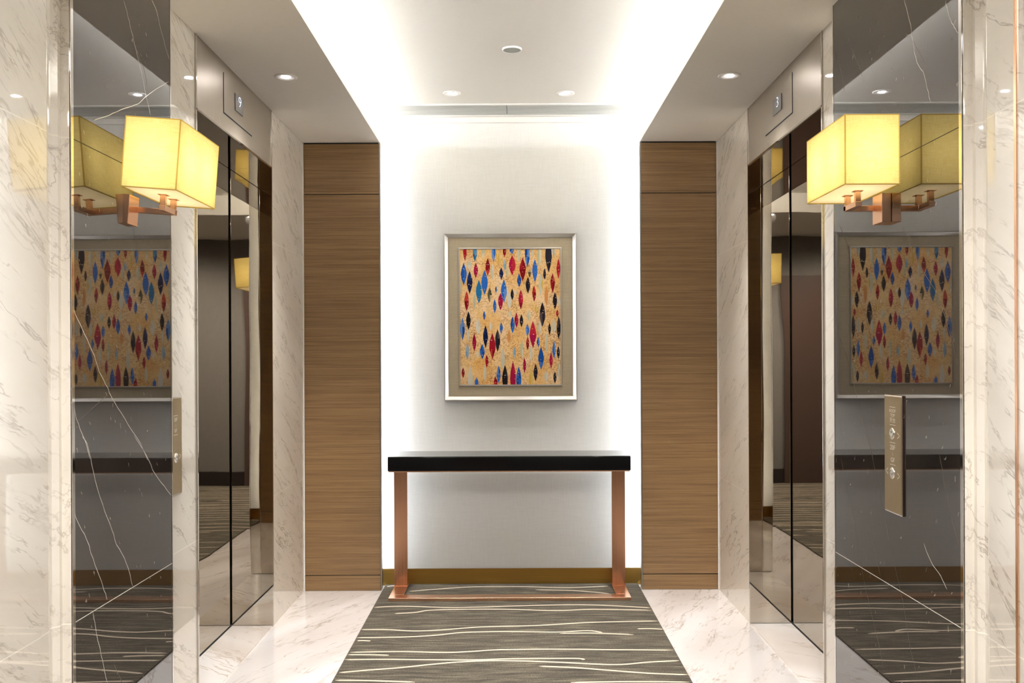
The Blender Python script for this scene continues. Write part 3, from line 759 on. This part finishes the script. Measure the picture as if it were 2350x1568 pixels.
# ------------------------------------------------------------------ wall sconces
def sconce(sd, cx, cy, zc, tilt, label):
    """built in its own frame: origin at the wall block, +x out of the wall"""
    t = thing('wall_sconce', label, 'wall lamp', (sd * DX, cy, zc))
    hx, hy, hz = 0.076, 0.166, 0.0975
    ox = DX - abs(cx)                       # shade centre, distance from slab
    lx = lambda a: -sd * a                  # outwards from the wall
    def bx(mb, a0, a1, *r, **k): return mb.box(min(lx(a0), lx(a1)), max(lx(a0), lx(a1)), *r, **k)
    zb = -hz
    bl = MB(); bx(bl, 0.0004, 0.028, -0.035, 0.035, zb - 0.084, zb, bev=0.0012); bl.obj('backplate', M_SHINYCOPPER, t, local=True)
    za = zb - 0.036
    ar = MB(); bx(ar, 0.0275, ox + 0.009, 0.018, 0.036, za - 0.008, za + 0.008, bev=0.001); ar.obj('arm', M_SHINYCOPPER, t, local=True)
    cb = MB(); bx(cb, ox - 0.009, ox + 0.009, -0.062, 0.0365, za - 0.0075, za + 0.0075, bev=0.001); cb.obj('crossbar', M_SHINYCOPPER, t, local=True)
    for yy in (-0.053, 0.027):
        ps = MB(); bx(ps, ox - 0.0075, ox + 0.0075, yy - 0.0075, yy + 0.0075, za, zb + 0.003, bev=0.001)
        bx(ps, ox - 0.013, ox + 0.013, yy - 0.013, yy + 0.013, zb + 0.001, zb + 0.003)
        ps.obj('post', M_SHINYCOPPER, t, local=True)
    # four fabric sides, each bordered by a doubled hem
    sh, hm = MB(), MB(); wv = 0.0032
    xa, xb = min(lx(ox - hx), lx(ox + hx)), max(lx(ox - hx), lx(ox + hx))
    for fixed in (-hy, hy, xa, xb):
        alongx = fixed in (-hy, hy)
        u0, u1 = (xa, xb) if alongx else (-hy, hy)
        P3 = (lambda u, z: (u, fixed, z)) if alongx else (lambda u, z: (fixed, u, z))
        us = [u0, u0 + wv, u1 - wv, u1]; zs = [zb, zb + wv, hz - wv, hz]
        for p in range(3):
            for q in range(3):
                (sh if p == q == 1 else hm).quad(P3(us[p], zs[q]), P3(us[p + 1], zs[q]), P3(us[p + 1], zs[q + 1]), P3(us[p], zs[q + 1]))
    so = sh.obj('lamp_shade', M_SHADE, t, local=True)
    hm.obj('hem', M_HEM, so, local=True)
    df = MB(); bx(df, ox - hx + 0.003, ox + hx - 0.003, -hy + 0.003, hy - 0.003, zb + 0.0035, zb + 0.005); df.obj('diffuser', M_DIFF, t, local=True)
    for yy in (-0.08, 0.08):
        ld = bpy.data.lights.new('bulb', 'POINT'); ld.energy = BULB_W; ld.color = (1.0, 0.88, 0.66); ld.shadow_soft_size = 0.068
        lo = bpy.data.objects.new('bulb', ld); COL.objects.link(lo); lo.parent = t; lo.location = (lx(ox), yy, 0.0)
    t.rotation_euler = (0, tilt, 0)
    return t
sconce(-1, -0.975, 2.720, 1.869, math.radians(4.3), 'left wall sconce with tilted yellow box shade on copper arm')
sconce(1, 1.002, 2.746, 1.866, 0.0, 'right wall sconce with level yellow box shade on copper arm')

# ------------------------------------------------------------------ framed print
PY = YB - 0.0005
t = thing('framed_print', 'silver framed abstract print of red, blue and black leaf shapes', 'picture', (-0.008, PY, 1.05))
def px(x, y, Y): return on_y(x, y, Y)
YFR = YB - 0.045
x0, zt = px(1018, 535.5, YFR); x1, zb = px(1325, 919, YFR)
# rails mitred: sloping face from the outer lip down to the mat
fr_o = (x0, x1, zb, zt); iw = 0.023
YM = YB - 0.022
def rail(i):
    a, b, c, d = fr_o
    O = [(a, c), (b, c), (b, d), (a, d)]
    n4 = lambda w: [(a + w, c + w), (b - w, c + w), (b - w, d - w), (a + w, d - w)]
    rings = [(O, PY), (O, YFR + 0.004), (n4(0.001), YFR), (n4(0.0045), YFR), (n4(0.0055), YFR + 0.003), (n4(iw), YM - 0.003), (n4(iw), PY)]
    m_ = MB(); j = (i + 1) % 4
    for (r0, ya_), (r1, yb2) in zip(rings[:-1], rings[1:]):
        p, q, r, s = r0[i], r0[j], r1[j], r1[i]
        m_.quad((p[0], ya_, p[1]), (q[0], ya_, q[1]), (r[0], yb2, r[1]), (s[0], yb2, s[1]))
    return m_
for i in range(4): rail(i).obj('frame_rail', M_SILVER, t)
a, b, c, d = fr_o
MB().box(a + iw - 0.002, b - iw + 0.002, YM, YM + 0.004, c + iw - 0.002, d - iw + 0.002).obj('mat_board', M_MAT, t)
YP = YM - 0.0035
sx0, sz1 = px(1052, 569, YP); sx1, sz0 = px(1290, 885.5, YP)
sl = MB(); wv = 0.008
for q in ((sx0, sx1, sz0, sz0 + wv), (sx0, sx1, sz1 - wv, sz1), (sx0, sx0 + wv, sz0 + wv, sz1 - wv), (sx1 - wv, sx1, sz0 + wv, sz1 - wv)):
    sl.box(q[0], q[1], YP - 0.004, YM - 0.0003, q[2], q[3], bev=0.001)
sl.obj('inner_slip', M_SILVER, t)
gx0, gx1, gz0, gz1 = sx0 + wv - 0.001, sx1 - wv + 0.001, sz0 + wv - 0.001, sz1 - wv + 0.001
pr = MB(); pr.box(gx0, gx1, YP, YM - 0.0003, gz0, gz1, 0)
mats = [M_CANVAS]; mi0 = {}
for k, v in LEAFM.items(): mi0[k] = len(mats); mats += v
leaves = '''282 310 400 30 W|467 340 480 28 W|395 228 310 26 S|590 350 470 20 S|683 228 340 30 S|850 228 390 34 S|860 420 610 34 W|605 560 720 36 W|350 780 920 40 W|610 720 780 26 S
762 720 810 30 S|905 520 690 30 O|820 680 750 24 Y|600 880 990 30 O|705 960 1120 26 S|905 900 1075 26 S|850 800 930 26 W|550 1020 1200 30 W|780 1000 1140 24 W|285 1160 1320 40 W
405 1150 1310 24 S|778 1160 1320 30 Y|900 1210 1300 34 W|965 780 920 28 W|525 240 370 26 Y|320 590 720 22 S|455 810 890 24 W|210 480 600 22 S|1005 1130 1290 22 S|795 228 300 20 S|345 1040 1110 20 W|268 860 980 20 W|875 470 560 22 Y|655 555 600 22 W|1010 600 700 18 W|500 228 300 20 Y
246 225 322 28 R|327 225 330 34 T|478 225 340 32 B|567 225 295 26 R|626 225 268 34 B|752 230 378 40 B|925 225 420 50 K|1004 305 470 30 R|965 228 300 16 P
235 335 520 46 B|333 335 462 34 C|430 297 447 36 R|568 308 400 24 P|540 375 475 32 N|629 275 440 54 C|714 292 490 50 R|770 378 460 22 G|813 308 495 42 B|892 382 475 22 K|957 418 585 36 R
283 400 590 44 N|404 395 597 50 B|358 475 665 46 T|685 424 535 32 B|756 448 588 36 K|561 470 662 46 B|445 535 660 34 G|497 525 582 16 T|533 580 720 38 C|628 545 642 26 K|698 555 715 36 C|806 520 655 30 R|975 575 718 34 K|258 562 728 36 R|486 630 745 26 B
872 655 858 46 K|272 727 880 36 K|400 725 800 20 B|223 775 962 38 B|630 770 908 34 B|662 738 865 32 C|702 752 860 28 K|750 828 935 28 B|1004 765 960 32 K|538 815 915 24 B|930 820 925 22 K|994 715 780 20 R
410 838 1025 38 N|508 872 1057 40 K|319 905 1055 32 C|465 900 1122 50 R|795 805 1030 54 C|752 930 1045 24 R|838 935 1025 24 B|966 968 1115 26 B|1001 1010 1118 24 K
263 985 1120 30 P|383 995 1115 38 B|420 1080 1185 26 R|643 1015 1115 24 P|860 1015 1203 44 B|942 1060 1195 26 C|726 1105 1230 24 C|815 1150 1298 32 K|632 1130 1320 46 C|678 1172 1320 42 B|567 1160 1320 44 K|515 1165 1310 32 B|227 1180 1270 24 R|490 1255 1320 30 R|336 1260 1320 30 B|972 1215 1315 24 K'''
rl = random.Random(11)
KX, KZ = (gx1 - gx0) / (1020 - 203), (gz1 - gz0) / (1322 - 225)
lay = 0
for line in leaves.split('\n'):
    for it in line.split('|'):
        cx_, ya_, yb2, wd, kd = it.split(); cx_, ya_, yb2, wd = map(float, (cx_, ya_, yb2, wd))
        lay += 1
        yy = YP - 0.00025 - 0.000006 * lay
        base = mi0[kd]; cut0 = ya_ <= 230; cut1 = yb2 >= 1318
        n = 12
        full0 = ya_ - (0.45 * (yb2 - ya_) if cut0 else 0); full1 = yb2 + (0.45 * (yb2 - ya_) if cut1 else 0)
        mid = rl.choice((0.4, 0.5, 0.6)); tones = [rl.choice((0, 1, 1, 2) if kd not in 'KN' else (0, 0, 1, 1)) for _ in range(4)]
        if kd in 'K' and rl.random() < 0.25: tones[rl.randrange(4)] = 2
        ex = rl.uniform(0.95, 1.25)
        sq = [rl.uniform(0.94, 1.08) for _ in range(2 * n + 2)]
        for k in range(n):
            ta, tb = k / n, (k + 1) / n
            za_, zb2 = ya_ + (yb2 - ya_) * ta, ya_ + (yb2 - ya_) * tb
            def half(t_, side, kk):
                f_ = (ya_ + (yb2 - ya_) * t_ - full0) / (full1 - full0)
                return side * wd / 2 * max(0.0, math.sin(math.pi * min(1, max(0, f_)))) ** ex * sq[kk + (n + 1) * (side > 0)]
            for side in (-1, 1):
                mi = base + tones[(0 if side < 0 else 1) + (0 if ta < mid else 2)]
                q = [(cx_, za_), (cx_ + half(ta, side, k), za_), (cx_ + half(tb, side, k + 1), zb2), (cx_, zb2)]
                q = [(gx0 + (min(1019.5, max(203.5, X_)) - 203) * KX, yy, gz1 - (min(1321, max(226, Z_)) - 225) * KZ) for X_, Z_ in q]
                if side > 0: q = q[::-1]
                pr.poly(q, mi)
        # small unpainted ticks along the edges
        if kd not in 'WSYOP':
            for _ in range(3):
                tt = rl.uniform(0.2, 0.8); zz = ya_ + (yb2 - ya_) * tt; w_ = wd * rl.uniform(0.1, 0.22); h_ = rl.uniform(2.5, 6)
                xx = cx_ + rl.uniform(-0.32, 0.3) * wd
                q = [(xx, zz), (xx + w_, zz), (xx + w_, zz + h_), (xx, zz + h_)]
                pr.poly([(gx0 + (min(1019, max(204, X_)) - 203) * KX, yy - 0.000004, gz1 - (min(1320, max(227, Z_)) - 225) * KZ) for X_, Z_ in q], rl.choice((0, mi0['W'], mi0['O'])))
pr.obj('print', mats, t)

# ------------------------------------------------------------------ console table
YT0, YT1 = 4.945, 5.235
t = thing('console_table', 'black lacquered console table on copper legs under the framed print', 'table', (-0.008, 5.12, 0.008))
tx0, tx1 = on_y(889.5, 1065, YT0)[0], on_y(1447.5, 1065, YT0)[0]
zt = on_y(1168, 1047.5, YT0)[1]; zu = on_y(1168, 1081, YT0)[1]
MB().box(tx0, tx1, YT0, YT1, zu, zt - 0.0045, bev=0.0015).obj('apron', M_LACQUER, t)
MB().box(tx0 + 0.001, tx1 - 0.001, YT0 + 0.001, YT1, zt - 0.0044, zt, bev=0.0012).obj('top', M_TOPGLASS, t)
MB().box(tx0 + 0.004, tx1 - 0.004, YT0 + 0.006, YT1 - 0.004, zu - 0.006, zu - 0.0002).obj('under_plate', M_SHINYCOPPER, t)
YL0, YL1 = 5.275, 5.295
LW = 0.073
zf = 0.009
for sd in (-1, 1):
    xo = tx0 if sd < 0 else tx1
    xi = xo - sd * LW
    a, b = min(xo, xi), max(xo, xi)
    MB().box(a, b, 5.205, 5.225, zf + 0.0165, zu - 0.0062, bev=0.0008).obj('leg', M_COPPER, t)
    MB().box(a, b, YT0 + LW, 5.30, zf, zf + 0.016, bev=0.0008).obj('base_rail', M_SHINYCOPPER, t)
MB().box(tx0, tx1, YT0, YT0 + LW - 0.0004, zf, zf + 0.016, bev=0.0008).obj('base_rail', M_SHINYCOPPER, t)
